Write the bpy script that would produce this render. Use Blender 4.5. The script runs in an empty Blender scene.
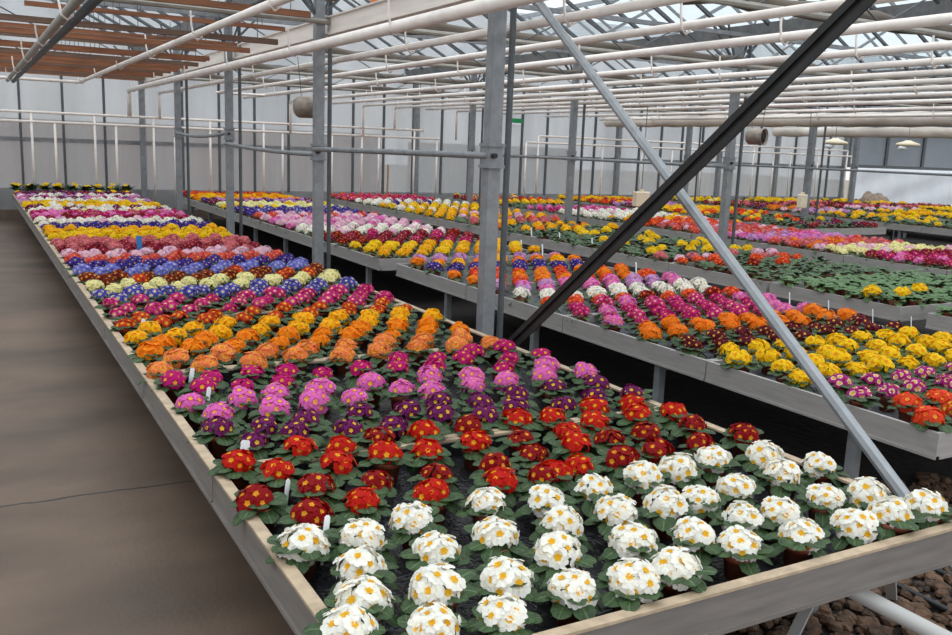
import bpy, math, random
import numpy as np
from mathutils import Vector, Matrix, Quaternion

random.seed(7)
K = 1.07                      # metres per survey unit
EYE = 1.45                    # camera height above the floor in survey units
def W(x, y, z):               # survey units (camera at 0,0,0) -> metres, floor at z = 0
    return Vector((x*K, y*K, (z+EYE)*K))
scn = bpy.context.scene
COL = scn.collection

# ------------------------------------------------------------------ materials
def s2l(c):
    return tuple(((v/255)/12.92 if v/255 <= .04045 else ((v/255+.055)/1.055)**2.4) for v in c)
def mat(name, rgb, rough=.6, metal=0., noise=0., nscale=20., bump=0., bscale=60., spec=.5, lin=False, noise2=None, stretch=None, trans=0.):
    m = bpy.data.materials.new(name); m.use_nodes = True
    nt = m.node_tree; b = nt.nodes['Principled BSDF']
    c = rgb if lin else s2l(rgb)
    b.inputs['Base Color'].default_value = (*c, 1)
    b.inputs['Roughness'].default_value = rough
    b.inputs['Metallic'].default_value = metal
    b.inputs['Specular IOR Level'].default_value = spec
    if noise or bump:
        tc = nt.nodes.new('ShaderNodeTexCoord'); src = tc.outputs['Object']
        if stretch:
            mp = nt.nodes.new('ShaderNodeMapping'); mp.inputs['Scale'].default_value = stretch
            nt.links.new(src, mp.inputs['Vector']); src = mp.outputs['Vector']
    if noise:
        n = nt.nodes.new('ShaderNodeTexNoise'); n.inputs['Scale'].default_value = nscale
        n.inputs['Detail'].default_value = 5
        nt.links.new(src, n.inputs['Vector'])
        r = nt.nodes.new('ShaderNodeValToRGB')
        lo = tuple(max(0, v*(1-noise)) for v in c); hi = tuple(min(1, v*(1+noise)) for v in c)
        if noise2: lo = s2l(noise2)
        r.color_ramp.elements[0].position = .3; r.color_ramp.elements[1].position = .7
        r.color_ramp.elements[0].color = (*lo, 1); r.color_ramp.elements[1].color = (*hi, 1)
        nt.links.new(n.outputs['Fac'], r.inputs['Fac'])
        nt.links.new(r.outputs['Color'], b.inputs['Base Color'])
    if bump:
        n = nt.nodes.new('ShaderNodeTexNoise'); n.inputs['Scale'].default_value = bscale
        n.inputs['Detail'].default_value = 4
        nt.links.new(src, n.inputs['Vector'])
        bp = nt.nodes.new('ShaderNodeBump'); bp.inputs['Strength'].default_value = bump
        bp.inputs['Distance'].default_value = .01
        nt.links.new(n.outputs['Fac'], bp.inputs['Height'])
        nt.links.new(bp.outputs['Normal'], b.inputs['Normal'])
    return m

def film_mat():
    m = mat('black_film', (24, 25, 29), .36, 0, .2, 12); nt = m.node_tree; b = nt.nodes['Principled BSDF']
    tc = nt.nodes.new('ShaderNodeTexCoord'); h = None
    for sc, dist, st in ((9, 2.5, (1, 2.2, 1)), (24, 1.5, (1.6, 1, 1))):
        mp = nt.nodes.new('ShaderNodeMapping'); mp.inputs['Scale'].default_value = st
        n = nt.nodes.new('ShaderNodeTexNoise'); n.noise_type = 'RIDGED_MULTIFRACTAL'; n.inputs['Scale'].default_value = sc; n.inputs['Detail'].default_value = 3; n.inputs['Distortion'].default_value = dist
        nt.links.new(tc.outputs['Object'], mp.inputs[0]); nt.links.new(mp.outputs[0], n.inputs['Vector'])
        if h is None: h = n.outputs['Fac']
        else:
            a = nt.nodes.new('ShaderNodeMath'); a.operation = 'ADD'; nt.links.new(h, a.inputs[0]); nt.links.new(n.outputs['Fac'], a.inputs[1]); h = a.outputs[0]
    bp = nt.nodes.new('ShaderNodeBump'); bp.inputs['Strength'].default_value = .8; bp.inputs['Distance'].default_value = .008
    nt.links.new(h, bp.inputs['Height']); nt.links.new(bp.outputs[0], b.inputs['Normal'])
    return m
M = {}
M['steel'] = mat('galvanised_steel', (136, 139, 142), .55, .35, .18, 14, .1, 90)
M['dark_steel'] = mat('dark_steel', (92, 96, 99), .55, .3, .15, 14)
M['black_steel'] = mat('black_channel', (44, 43, 43), .5, .3, .25, 12)
M['alu'] = mat('bench_aluminium', (164, 160, 156), .5, .2, .10, 6, .05, 40, stretch=(1, 1, 8))
M['alu_front'] = mat('bench_aluminium_worn', (124, 118, 113), .5, .15, .16, 5, .05, 40, stretch=(1, 1, 8))
M['brace'] = mat('brace_steel', (152, 156, 159), .5, .3, .12, 14)
M['alu_pale'] = mat('bench_aluminium_pale', (176, 175, 172), .5, .2, .08, 6)
M['cap'] = mat('timber_capping', (176, 156, 130), .65, 0, .2, 22, .1, 120)
M['film'] = film_mat()
M['mat_grey'] = mat('grey_bench_mat', (92, 97, 104), .55, 0, .22, 9, .3, 40)
M['white_paint'] = mat('white_painted_pipe', (236, 226, 218), .42, 0, .07, 9)
M['grey_paint'] = mat('grey_pipe', (150, 145, 136), .45, .1, .15, 9)
M['white_beam'] = mat('white_painted_beam', (224, 214, 205), .55, 0, .10, 5, stretch=(1, .3, 4))
M['screen_white'] = mat('white_screen_cloth', (222, 214, 205), .8, 0, .16, 2.2, .3, 10, noise2=(176, 164, 152), stretch=(1, .35, 1))
M['screen_dark'] = mat('screen_cloth_dark', (102, 92, 82), .85, 0, .3, 3.5, .5, 18, stretch=(.4, 3, 3))
M['wood'] = mat('rusty_brown_batten', (132, 84, 56), .75, 0, .35, 7, .2, 40, stretch=(.4, 4, 4))
M['wood2'] = mat('dull_brown_batten', (108, 84, 70), .8, 0, .3, 7, .2, 40, stretch=(.4, 4, 4))
M['leaf'] = mat('primrose_leaf', (45, 70, 31), .55, 0, .35, 45, .6, 160)
M['leaf_far'] = mat('primrose_leaf_far', (52, 79, 37), .55, 0, .4, 14)
M['leaf_rib'] = mat('leaf_midrib', (78, 102, 58), .5)
M['leaf_blue'] = mat('young_leaf', (74, 106, 57), .5, 0, .3, 40)
M['pot'] = mat('terracotta_plastic', (132, 66, 42), .5, 0, .1, 14)
M['soil'] = mat('potting_soil', (48, 36, 28), .95, 0, .4, 90, .6, 150)
M['ground'] = mat('dark_ground', (32, 25, 21), .9, 0, .5, 9, 1., 22)
M['rock'] = mat('lava_rock', (98, 74, 56), .9, 0, .45, 16, .7, 60, noise2=(52, 40, 32))
M['tag'] = mat('white_plant_tag', (238, 240, 242), .45)
M['blue'] = mat('blue_plant_tag', (38, 120, 180), .5)
M['beige'] = mat('beige_plastic', (226, 212, 184), .5, 0, .04, 8)
M['fan'] = mat('fan_casing', (150, 138, 126), .4, .35, .3, 9)
M['fan_in'] = mat('fan_inside', (24, 18, 16), .7, 0, .3, 20)
M['green'] = mat('green_sign', (22, 138, 84), .5)
M['orange'] = mat('orange_card', (214, 112, 52), .6)
M['black_hose'] = mat('black_hose', (26, 26, 28), .4)
M['sheet'] = mat('white_plastic_sheet', (236, 239, 243), .45, 0, .05, 2, 1.0, 3.0)
M['wall_board'] = mat('brown_board', (112, 94, 80), .7, 0, .2, 5)
M['wall_low'] = mat('grey_wall_base', (142, 142, 143), .7, 0, .1, 3)
M['panel_grey'] = mat('grey_panel', (142, 148, 155), .55, 0, .08, 1.5)
M['sack'] = mat('sacking', (150, 132, 116), .9, 0, .3, 14, .5, 40)
M['stake'] = mat('brown_stake', (168, 128, 96), .8, 0, .2, 20)
M['out_ground'] = mat('outside_ground', (120, 112, 102), .9, 0, .25, .6)
M['out_brick'] = mat('outside_brick', (126, 92, 76), .9, 0, .2, 1.5)
M['out_grey'] = mat('outside_render', (150, 148, 146), .9, 0, .15, .8)

def pane(name, tint, opac, diff):
    m = bpy.data.materials.new(name); m.use_nodes = True
    nt = m.node_tree; nt.nodes.clear()
    o = nt.nodes.new('ShaderNodeOutputMaterial'); mx = nt.nodes.new('ShaderNodeMixShader')
    t = nt.nodes.new('ShaderNodeBsdfTransparent'); t.inputs[0].default_value = (*tint, 1)
    d = nt.nodes.new('ShaderNodeBsdfDiffuse'); d.inputs[0].default_value = (*diff, 1)
    tl = nt.nodes.new('ShaderNodeBsdfTranslucent'); tl.inputs[0].default_value = (*diff, 1)
    m2 = nt.nodes.new('ShaderNodeMixShader'); m2.inputs[0].default_value = .6
    nt.links.new(d.outputs[0], m2.inputs[1]); nt.links.new(tl.outputs[0], m2.inputs[2])
    tc = nt.nodes.new('ShaderNodeTexCoord'); mp = nt.nodes.new('ShaderNodeMapping'); mp.inputs['Scale'].default_value = (1, 1, .12)
    n = nt.nodes.new('ShaderNodeTexNoise'); n.inputs['Scale'].default_value = 2.2; n.inputs['Detail'].default_value = 4
    nt.links.new(tc.outputs['Object'], mp.inputs['Vector']); nt.links.new(mp.outputs[0], n.inputs['Vector'])
    mr = nt.nodes.new('ShaderNodeMapRange'); mr.inputs[1].default_value = .3; mr.inputs[2].default_value = .7
    mr.inputs[3].default_value = opac*.8; mr.inputs[4].default_value = min(1, opac*1.2)
    nt.links.new(n.outputs['Fac'], mr.inputs[0]); nt.links.new(mr.outputs[0], mx.inputs[0])
    nt.links.new(t.outputs[0], mx.inputs[1]); nt.links.new(m2.outputs[0], mx.inputs[2])
    nt.links.new(mx.outputs[0], o.inputs[0])
    return m
M['roof_glass'] = pane('roof_glass', (.93, .96, .97), .10, (.8, .84, .86))
M['wall_poly'] = pane('wall_polycarbonate', (.90, .91, .92), .50, (.52, .53, .535))

def concrete():
    m = mat('aisle_concrete', (98, 81, 67), .6, 0, .22, 1.1, .12, 60)
    nt = m.node_tree; b = nt.nodes['Principled BSDF']
    tc = nt.nodes.new('ShaderNodeTexCoord'); sp = nt.nodes.new('ShaderNodeSeparateXYZ')
    gp = nt.nodes.new('ShaderNodeNewGeometry'); nt.links.new(gp.outputs['Position'], sp.inputs[0])
    n = nt.nodes.new('ShaderNodeTexNoise'); n.inputs['Scale'].default_value = 6
    nt.links.new(tc.outputs['Object'], n.inputs['Vector'])
    def math_(op, a, bb):
        x = nt.nodes.new('ShaderNodeMath'); x.operation = op
        for i, v in ((0, a), (1, bb)):
            if isinstance(v, (int, float)): x.inputs[i].default_value = v
            else: nt.links.new(v, x.inputs[i])
        return x.outputs[0]
    wob = math_('MULTIPLY', math_('SUBTRACT', n.outputs['Fac'], .5), .06)
    d = math_('ABSOLUTE', math_('SUBTRACT', math_('ADD', sp.outputs[1], wob), 3.79*K), 0)
    crack = math_('LESS_THAN', d, .007)
    st = nt.nodes.new('ShaderNodeTexNoise'); st.inputs['Scale'].default_value = 1.6; st.inputs['Detail'].default_value = 6
    mp = nt.nodes.new('ShaderNodeMapping'); mp.inputs['Scale'].default_value = (.7, 1.5, 1)
    nt.links.new(tc.outputs['Object'], mp.inputs[0]); nt.links.new(mp.outputs[0], st.inputs['Vector'])
    r2 = nt.nodes.new('ShaderNodeValToRGB'); r2.color_ramp.elements[0].position = .32; r2.color_ramp.elements[1].position = .62
    r2.color_ramp.elements[0].color = (.62, .60, .58, 1); r2.color_ramp.elements[1].color = (1.08, 1.06, 1.04, 1)
    nt.links.new(st.outputs['Fac'], r2.inputs[0])
    old = b.inputs['Base Color'].links[0].from_socket
    mu = nt.nodes.new('ShaderNodeMixRGB'); mu.blend_type = 'MULTIPLY'; mu.inputs[0].default_value = 1
    nt.links.new(old, mu.inputs[1]); nt.links.new(r2.outputs[0], mu.inputs[2])
    mx = nt.nodes.new('ShaderNodeMixRGB'); nt.links.new(crack, mx.inputs[0])
    nt.links.new(mu.outputs[0], mx.inputs[1]); mx.inputs[2].default_value = (.012, .010, .008, 1)
    nt.links.new(mx.outputs[0], b.inputs['Base Color'])
    return m
M['concrete'] = concrete()

# flower varieties: outer petal, inner ring, eye, long description, short row name
V = {
 'white':  ((246, 244, 236), (248, 244, 226), (238, 178, 30), 'white golden-eyed primrose', 'white'),
 'scarlet':((200, 26, 14), (208, 44, 14), (246, 176, 34), 'scarlet golden-eyed primrose', 'scarlet'),
 'darkred':((146, 8, 16), (156, 12, 16), (240, 164, 36), 'dark red golden-eyed primrose', 'dark red'),
 'purple': ((116, 26, 96), (100, 12, 60), (240, 190, 60), 'deep purple primrose', 'purple'),
 'pink':   ((232, 118, 196), (228, 96, 178), (246, 196, 60), 'light pink primrose', 'light pink'),
 'magenta':((198, 24, 120), (188, 14, 100), (246, 180, 60), 'magenta primrose', 'magenta'),
 'peach':  ((238, 138, 80), (250, 190, 74), (238, 140, 30), 'peach and orange primrose', 'peach'),
 'dorange':((246, 146, 12), (246, 136, 10), (238, 116, 6), 'deep orange primrose', 'deep orange'),
 'gold':   ((252, 190, 12), (250, 180, 8), (240, 146, 8), 'golden yellow primrose', 'golden'),
 'orred':  ((206, 60, 30), (230, 130, 30), (250, 200, 60), 'red and orange primrose', 'red and orange'),
 'hot':    ((204, 34, 120), (230, 130, 176), (250, 220, 110), 'hot pink pale-eyed primrose', 'hot pink'),
 'blueeye':((84, 80, 176), (200, 196, 224), (240, 220, 110), 'violet blue white-eyed primrose', 'violet blue'),
 'cream':  ((244, 238, 178), (244, 234, 160), (236, 206, 90), 'cream primrose', 'cream'),
 'brown':  ((122, 40, 24), (196, 100, 30), (240, 176, 50), 'rust brown primrose', 'rust'),
 'lav':    ((126, 128, 214), (150, 150, 222), (226, 214, 150), 'lavender blue primrose', 'lavender'),
 'viol':   ((66, 48, 150), (56, 36, 130), (226, 196, 90), 'dark violet primrose', 'dark violet'),
 'coral':  ((222, 82, 76), (224, 92, 74), (244, 170, 80), 'coral red primrose', 'coral'),
 'lpink':  ((238, 190, 216), (240, 204, 222), (244, 216, 120), 'pale pink primrose', 'pale pink'),
 'salmon': ((216, 112, 126), (200, 84, 104), (240, 176, 90), 'salmon primrose', 'salmon'),
 'crim':   ((152, 20, 62), (136, 12, 50), (226, 150, 60), 'crimson primrose', 'crimson'),
 'yel':    ((250, 210, 20), (248, 198, 14), (238, 156, 16), 'yellow primrose', 'yellow'),
 'lilac':  ((206, 150, 210), (190, 120, 196), (240, 190, 100), 'lilac primrose', 'lilac'),
 'magw':   ((178, 34, 128), (246, 226, 206), (244, 196, 60), 'magenta white-eyed primrose', 'white-eyed magenta'),
 'maroon': ((104, 20, 40), (90, 12, 30), (244, 186, 70), 'maroon golden-eyed primrose', 'maroon'),
 'orange': ((246, 134, 22), (244, 120, 14), (236, 150, 30), 'orange primrose', 'orange'),
 'vermil': ((232, 78, 40), (232, 70, 32), (246, 170, 60), 'vermilion primrose', 'vermilion'),
}
def petal_mat(name, rgb, noise):
    m = mat(name, rgb, .6, 0, noise, 30, spec=.2); nt = m.node_tree
    b = nt.nodes['Principled BSDF']; o = [n for n in nt.nodes if n.type == 'OUTPUT_MATERIAL'][0]
    t = nt.nodes.new('ShaderNodeBsdfTranslucent'); t.inputs[0].default_value = (*s2l(rgb), 1)
    mx = nt.nodes.new('ShaderNodeMixShader'); mx.inputs[0].default_value = .38
    nt.links.new(b.outputs[0], mx.inputs[1]); nt.links.new(t.outputs[0], mx.inputs[2]); nt.links.new(mx.outputs[0], o.inputs[0])
    return m
for k, v in V.items():
    for i, part in enumerate(('petal', 'ring', 'eye')):
        M[f'{k}_{part}'] = petal_mat(f'{k}_{part}', v[i], .10 if i == 0 else 0)

# ------------------------------------------------------------------ mesh helpers
class MB:
    def __init__(s): s.v = []; s.f = []; s.m = []
    def add(s, vs, fs, mi=0):
        o = len(s.v); s.v += [Vector(v) for v in vs]; s.f += [[i+o for i in f] for f in fs]
        s.m += (list(mi) if isinstance(mi, (list, tuple)) else [mi]*len(fs))
        return s
    def box(s, a, b, mi=0):
        (x0, y0, z0), (x1, y1, z1) = a, b
        x0, x1 = min(x0, x1), max(x0, x1); y0, y1 = min(y0, y1), max(y0, y1); z0, z1 = min(z0, z1), max(z0, z1)
        return s.add([(x0,y0,z0),(x1,y0,z0),(x1,y1,z0),(x0,y1,z0),(x0,y0,z1),(x1,y0,z1),(x1,y1,z1),(x0,y1,z1)],
                     [(0,3,2,1),(4,5,6,7),(0,1,5,4),(1,2,6,5),(2,3,7,6),(3,0,4,7)], mi)
    def tube(s, pts, r, n=10, mi=0, cap=True, rx=None):
        pts = [Vector(p) for p in pts]; rings = []
        up0 = None
        for i, p in enumerate(pts):
            d = (pts[min(i+1, len(pts)-1)] - pts[max(i-1, 0)]).normalized()
            ref = Vector((0, 0, 1)) if abs(d.z) < .95 else Vector((1, 0, 0))
            a = d.cross(ref).normalized(); b = a.cross(d).normalized()
            rr = r[i] if isinstance(r, (list, tuple)) else r
            rings.append([p + a*math.cos(t)*rr + b*math.sin(t)*(rx or rr) for t in [2*math.pi*k/n for k in range(n)]])
        o = len(s.v)
        for rg in rings: s.v += rg
        for i in range(len(pts)-1):
            for k in range(n):
                s.f.append([o+i*n+k, o+i*n+(k+1) % n, o+(i+1)*n+(k+1) % n, o+(i+1)*n+k]); s.m.append(mi)
        if cap:
            s.f.append([o+k for k in range(n)][::-1]); s.m.append(mi)
            s.f.append([o+(len(pts)-1)*n+k for k in range(n)]); s.m.append(mi)
        return s
    def bar(s, p0, p1, w, h, mi=0, side=None):
        p0, p1 = Vector(p0), Vector(p1); d = (p1-p0).normalized()
        ref = Vector(side) if side else (Vector((0, 0, 1)) if abs(d.z) < .95 else Vector((0, 1, 0)))
        a = d.cross(ref).normalized(); b = a.cross(d).normalized()
        vs = []
        for p in (p0, p1):
            for sa, sb in ((-1,-1),(1,-1),(1,1),(-1,1)): vs.append(p + a*sa*w/2 + b*sb*h/2)
        return s.add(vs, [(0,1,2,3)[::-1],(4,5,6,7),(0,1,5,4),(1,2,6,5),(2,3,7,6),(3,0,4,7)], mi)
    def lathe(s, prof, n=14, mi=0, c=(0, 0, 0), cap=True):
        o = len(s.v); c = Vector(c)
        for r, z in prof:
            for k in range(n):
                t = 2*math.pi*k/n; s.v.append(c+Vector((r*math.cos(t), r*math.sin(t), z)))
        mi = mi if isinstance(mi, (list, tuple)) else [mi]*(len(prof)-1)
        for i in range(len(prof)-1):
            for k in range(n):
                s.f.append([o+i*n+k, o+i*n+(k+1) % n, o+(i+1)*n+(k+1) % n, o+(i+1)*n+k]); s.m.append(mi[i])
        if cap:
            s.f.append([o+k for k in range(n)][::-1]); s.m.append(mi[0])
            s.f.append([o+(len(prof)-1)*n+k for k in range(n)]); s.m.append(mi[-1])
        return s
    def mesh(s, name, mats, origin=(0, 0, 0), smooth=False):
        o = Vector(origin); me = bpy.data.meshes.new(name)
        me.from_pydata([tuple(v-o) for v in s.v], [], s.f)
        for m_ in mats: me.materials.append(m_)
        me.polygons.foreach_set('material_index', s.m)
        if smooth: me.polygons.foreach_set('use_smooth', [True]*len(s.f))
        me.update(); return me
def link(name, data, parent=None, loc=None):
    o = bpy.data.objects.new(name, data); COL.objects.link(o)
    if parent: o.parent = parent
    if loc is not None: o.location = loc
    return o
def empty(name, loc): 
    o = link(name, None, None, loc); o.empty_display_size = .1; return o
def tag(o, label, cat, group=None, kind=None):
    o['label'] = label; o['category'] = cat
    if group: o['group'] = group
    if kind: o['kind'] = kind
    return o
def part(name, mb, m, parent, smooth=False):     # world-coordinate geometry under a root with no rotation
    mats = m if isinstance(m, list) else [m]
    org = Vector((0, 0, 0)); p = parent
    while p: org = org + p.location; p = p.parent
    return link(name, mb.mesh(name, mats, org, smooth), parent, (0, 0, 0))
def single(name, mb, m, smooth=False):
    mats = m if isinstance(m, list) else [m]
    lo = [min(v[i] for v in mb.v) for i in range(3)]; hi = [max(v[i] for v in mb.v) for i in range(3)]
    org = ((lo[0]+hi[0])/2, (lo[1]+hi[1])/2, lo[2])
    return link(name, mb.mesh(name, mats, org, smooth), None, org)
def struct(o): o['kind'] = 'structure'; return o
ORD = ['nearest', 'second', 'third', 'fourth', 'fifth', 'sixth', 'seventh', 'eighth', 'ninth', 'tenth', 'eleventh', 'twelfth', 'thirteenth', 'fourteenth', 'fifteenth', 'sixteenth', 'seventeenth', 'eighteenth', 'nineteenth', 'twentieth']
ORD1 = ['first'] + ORD[1:]

# ------------------------------------------------------------------ camera
f_px, yaw, pit, rol = 902.106, .51339017, .185498525, -.038501022
fw = Vector((math.sin(yaw)*math.cos(pit), math.cos(yaw)*math.cos(pit), -math.sin(pit)))
rt = Vector((math.cos(yaw), -math.sin(yaw), 0)); dn = fw.cross(rt)
r2 = math.cos(rol)*rt + math.sin(rol)*dn; d2 = -math.sin(rol)*rt + math.cos(rol)*dn
cam = bpy.data.cameras.new('camera'); cam.sensor_width = 36; cam.lens = f_px/952*36; cam.clip_end = 300
co = bpy.data.objects.new('camera', cam); COL.objects.link(co)
co.matrix_world = Matrix.Translation(W(0, 0, 0)) @ Matrix((r2, -d2, -fw)).transposed().to_4x4()
scn.camera = co
def pix(x, y, z):        # survey units -> pixel and depth (only used to pick which plants are nearest / in view)
    p = Vector((x, y, z)); c = p.dot(fw)
    return 476+f_px*p.dot(r2)/c, 317.5+f_px*p.dot(d2)/c, c

# ------------------------------------------------------------------ setting: floor, ground, outside
YW = 16.75
XL, XR = -2.45, 31.0
b = MB(); b.box(W(XL, -1, -1.55), W(.86, YW+.1, -EYE)); o = struct(single('floor', b, M['concrete']))
b = MB(); b.box(W(.86, -1, -1.56), W(XR, YW+.1, -EYE-.004)); struct(single('floor_gravel_bed', b, M['ground']))
b = MB(); b.box(W(-40, YW+.15, -1.7), W(70, 70, -1.6)); struct(single('ground_outside', b, M['out_ground']))
b = MB(); b.box(W(-8, 27, -1.6), W(11.5, 29, .32)); tag(single('brick_building', b, M['out_brick']), 'low brown brick building blurred behind the left of the glass wall', 'building')
b = MB(); b.box(W(12.0, 25, -1.6), W(17.5, 26, .1)); tag(single('garden_wall', b, M['out_grey']), 'low grey wall outside, blurred behind the middle of the glass wall', 'wall')

# back wall: translucent panels with mullions, base and rail
b = MB(); b.box(W(XL, YW, -.98), W(20.7, YW+.02, 2.8)); wb = struct(single('wall_back', b, M['wall_poly']))
b = MB(); b.box(W(XL, YW-.03, -1.28), W(20.7, YW+.04, -.93)); part('wall_base', b, M['wall_low'], wb)
b = MB(); b.box(W(XL, YW-.04, -EYE), W(20.7, YW+.04, -1.28)); part('base_board', b, M['wall_board'], wb)
b = MB(); b.box(W(XL, YW-.03, -.17), W(20.7, YW-.001, -.10)); part('wall_rail', b, M['steel'], wb)
b = MB(); b.box(W(XL, YW-.03, .98), W(20.7, YW-.001, 1.06)); part('wall_head_rail', b, M['steel'], wb)
k = -5
while .145+.64*k < 20.6:
    x = .145+.64*k
    if x > XL+.1:
        b = MB(); b.box(W(x-.019, YW-.05, -.95), W(x+.019, YW-.002, 1.25)); part('mullion', b, M['dark_steel'], wb)
    k += 1
# right end: grey panels and white plastic sheet
b = MB(); b.box(W(20.7, YW, -.07), W(XR, YW+.03, 2.8)); wg = struct(single('wall_back_grey', b, M['panel_grey']))
for x in (20.75, 22.3, 23.9, 25.5, 27.1, 28.7):
    b = MB(); b.box(W(x-.05, YW-.05, -.07), W(x+.05, YW-.002, 1.2)); part('mullion', b, M['dark_steel'], wg)
b = MB(); b.box(W(20.7, YW-.06, -.13), W(XR, YW-.002, -.05)); part('wall_rail', b, M['dark_steel'], wg)
b = MB()
nx, nz = 90, 10
vs = []; fs = []
for i in range(nx+1):
    for j in range(nz+1):
        x = 20.8+10.1*i/nx; z = -.13-1.3*j/nz
        u = i/nx*40
        y = YW-.14-.035*math.sin(u*1.3)*(j/nz)-.02*math.sin(u*3.1+j*.4)-.02*math.sin(j*1.1+u*.5)
        vs.append(W(x, y, z))
for i in range(nx):
    for j in range(nz):
        a = i*(nz+1)+j; fs.append((a, a+nz+1, a+nz+2, a+1))
b.add(vs, fs); o = single('plastic_sheet', b, M['sheet'], True)
md = o.modifiers.new('s', 'SOLIDIFY'); md.thickness = .006
tag(o, 'white plastic sheet hanging below the grey panels at the far right', 'sheet')

# side wall on the left, out of frame
b = MB(); b.box(W(XL-.03, -1, -EYE), W(XL, YW, 1.4)); wl = struct(single('wall_left', b, M['wall_poly']))

# ------------------------------------------------------------------ roof
ZG, ZR = 1.43, 2.75
ROWS = [-2.45, 2.64, 7.73, 12.82, 17.91, 23.0, 28.09, 33.18]
for i in range(len(ROWS)-1):
    x0, x1 = ROWS[i], ROWS[i+1]; xm = (x0+x1)/2
    b = MB()
    y0, y1 = -1, YW+.05
    for xa, za, xb, zb in ((x0+.06, ZG, xm, ZR), (xm, ZR, x1-.06, ZG)):
        b.add([W(xa, y0, za), W(xb, y0, zb), W(xb, y1, zb), W(xa, y1, za)], [(0, 1, 2, 3)])
    c = struct(single(f'ceiling_{i+1}', b, M['roof_glass']))
    g = MB(); y = .1
    nb_ = 0
    while y < YW:
        nb_ += 1
        for xa, za, xb, zb in ((x0+.06, ZG, xm, ZR), (xm, ZR, x1-.06, ZG)):
            if zb < za or nb_ % 3 == 0: g.bar(W(xa, y, za-.015), W(xb, y, zb-.015), .035, .045)
        y += .66
    part('glazing_bars', g, M['dark_steel'], c)
    g = MB(); g.bar(W(xm, y0, ZR-.03), W(xm, y1, ZR-.03), .06, .08)
    part('ridge', g, M['steel'], c)
    g = MB()
    for t in (.5,):
        for s in (1,):
            xx = xm+s*(1-t)*(xm-x0); zz = ZG+t*(ZR-ZG)-.06
            g.bar(W(xx, y0, zz), W(xx, y1, zz), .04, .04)
    part('purlin', g, M['steel'], c)
for i, x in enumerate(ROWS[1:-1]):
    b = MB()
    b.add([W(x-.12, -1, ZG+.02), W(x-.07, -1, ZG-.10), W(x+.07, -1, ZG-.10), W(x+.12, -1, ZG+.02),
           W(x-.12, YW, ZG+.02), W(x-.07, YW, ZG-.10), W(x+.07, YW, ZG-.10), W(x+.12, YW, ZG+.02)],
          [(0,1,2,3),(7,6,5,4),(0,4,5,1),(1,5,6,2),(2,6,7,3),(3,7,4,0)])
    g = struct(single(f'trim_{i+1}', b, M['steel']))
    b = MB(); b.bar(W(x, -1, ZG-.14), W(x, YW-.02, ZG-.14), .05, .05); part('gutter_lip', b, M['black_steel'], g)

# trellis girders and rolled screens across the house at each column line
GY = [1.57, 4.57, 7.5, 10.35, 13.45, 16.45]
where = ['overhead in front of the nearest columns', 'over the nearest column in view', 'over the second column', 'over the third column', 'over the fourth column', 'close to the back wall']
for i, y in enumerate(GY):
    if i == 0: continue
    t = tag(empty('roof_truss', W(2.64, y, .99)), f'galvanised lattice roof truss running crosswise {where[i]}', 'truss', 'roof trusses')
    b = MB(); b.tube([W(XL, y, .99), W(XR, y, .99)], .026, 8); part('bottom_chord', b, M['grey_paint'], t)
    b = MB(); b.bar(W(XL, y, 1.31), W(XR, y, 1.31), .045, .045); part('top_chord', b, M['steel'], t)
    b = MB(); x = XL; n = 0
    while x < XR-.5:
        b.tube([W(x, y, .99 if n % 2 else 1.31), W(x+.64, y, 1.31 if n % 2 else .99)], .008, 6, cap=False); x += .64; n += 1
    part('web_bracing', b, M['dark_steel'], t)
    b = MB(); pts = []; rr = []
    x = 2.9 if i < 6 else XL
    n = 0
    while x < 30:
        pts.append(W(x, y+.10+.012*math.sin(n*1.9), 1.035+.012*math.sin(n*2.7))); rr.append(.062+.012*math.sin(n*3.3+i)); x += .3; n += 1
    b.tube(pts, rr, 10)
    tag(single('rolled_screen', b, M['screen_dark'], True), f'rolled brown grey shade screen lying along the truss {where[i]}', 'screen', 'rolled shade screens')

# brown battens in the left bay
nb = 0
for y, z, xe, xs, big in [(6.6, 1.05, 2.45, XL, 1), (7.25, 1.0, 2.46, XL, 1), (8.05, .965, 2.5, .45, 0), (8.2, .865, 2.48, XL, 1), (9.2, .80, 2.5, XL, 1), (9.6, .95, 2.48, XL, 0), (10.2, .92, 2.2, XL, 0),
                    (10.7, .88, 2.45, XL, 1), (11.1, .89, 2.5, XL, 0), (11.5, .85, 2.5, XL, 1), (12.1, .865, 2.5, XL, 0), (12.7, .85, 2.5, XL, 1), (13.2, .84, 2.5, XL, 0),
                    (13.8, .84, 2.5, XL, 1), (14.4, .84, 2.5, XL, 0), (15.0, .84, 2.45, XL, 1), (15.5, .85, 2.5, XL, 0)]:
    b = MB(); h = .050 if big else .038; z = max(z, .865)
    b.bar(W(xs, y, z), W(xe, y, z-.004), .03 if not big else .045, h)
    t = single('brown_batten', b, M['wood'] if nb % 3 else M['wood2'])
    tag(t, f'rusty brown batten across the left roof bay, {ORD[nb]} from the camera', 'batten', 'brown battens under the left roof'); nb += 1
    for xx in (.2, 1.3, 2.3):
        if xx > xs:
            b = MB(); b.tube([W(xx, y, z), W(xx, y, ZG-.02)], .004, 4, cap=False); part('suspension_wire', b, M['dark_steel'], t)

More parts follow.
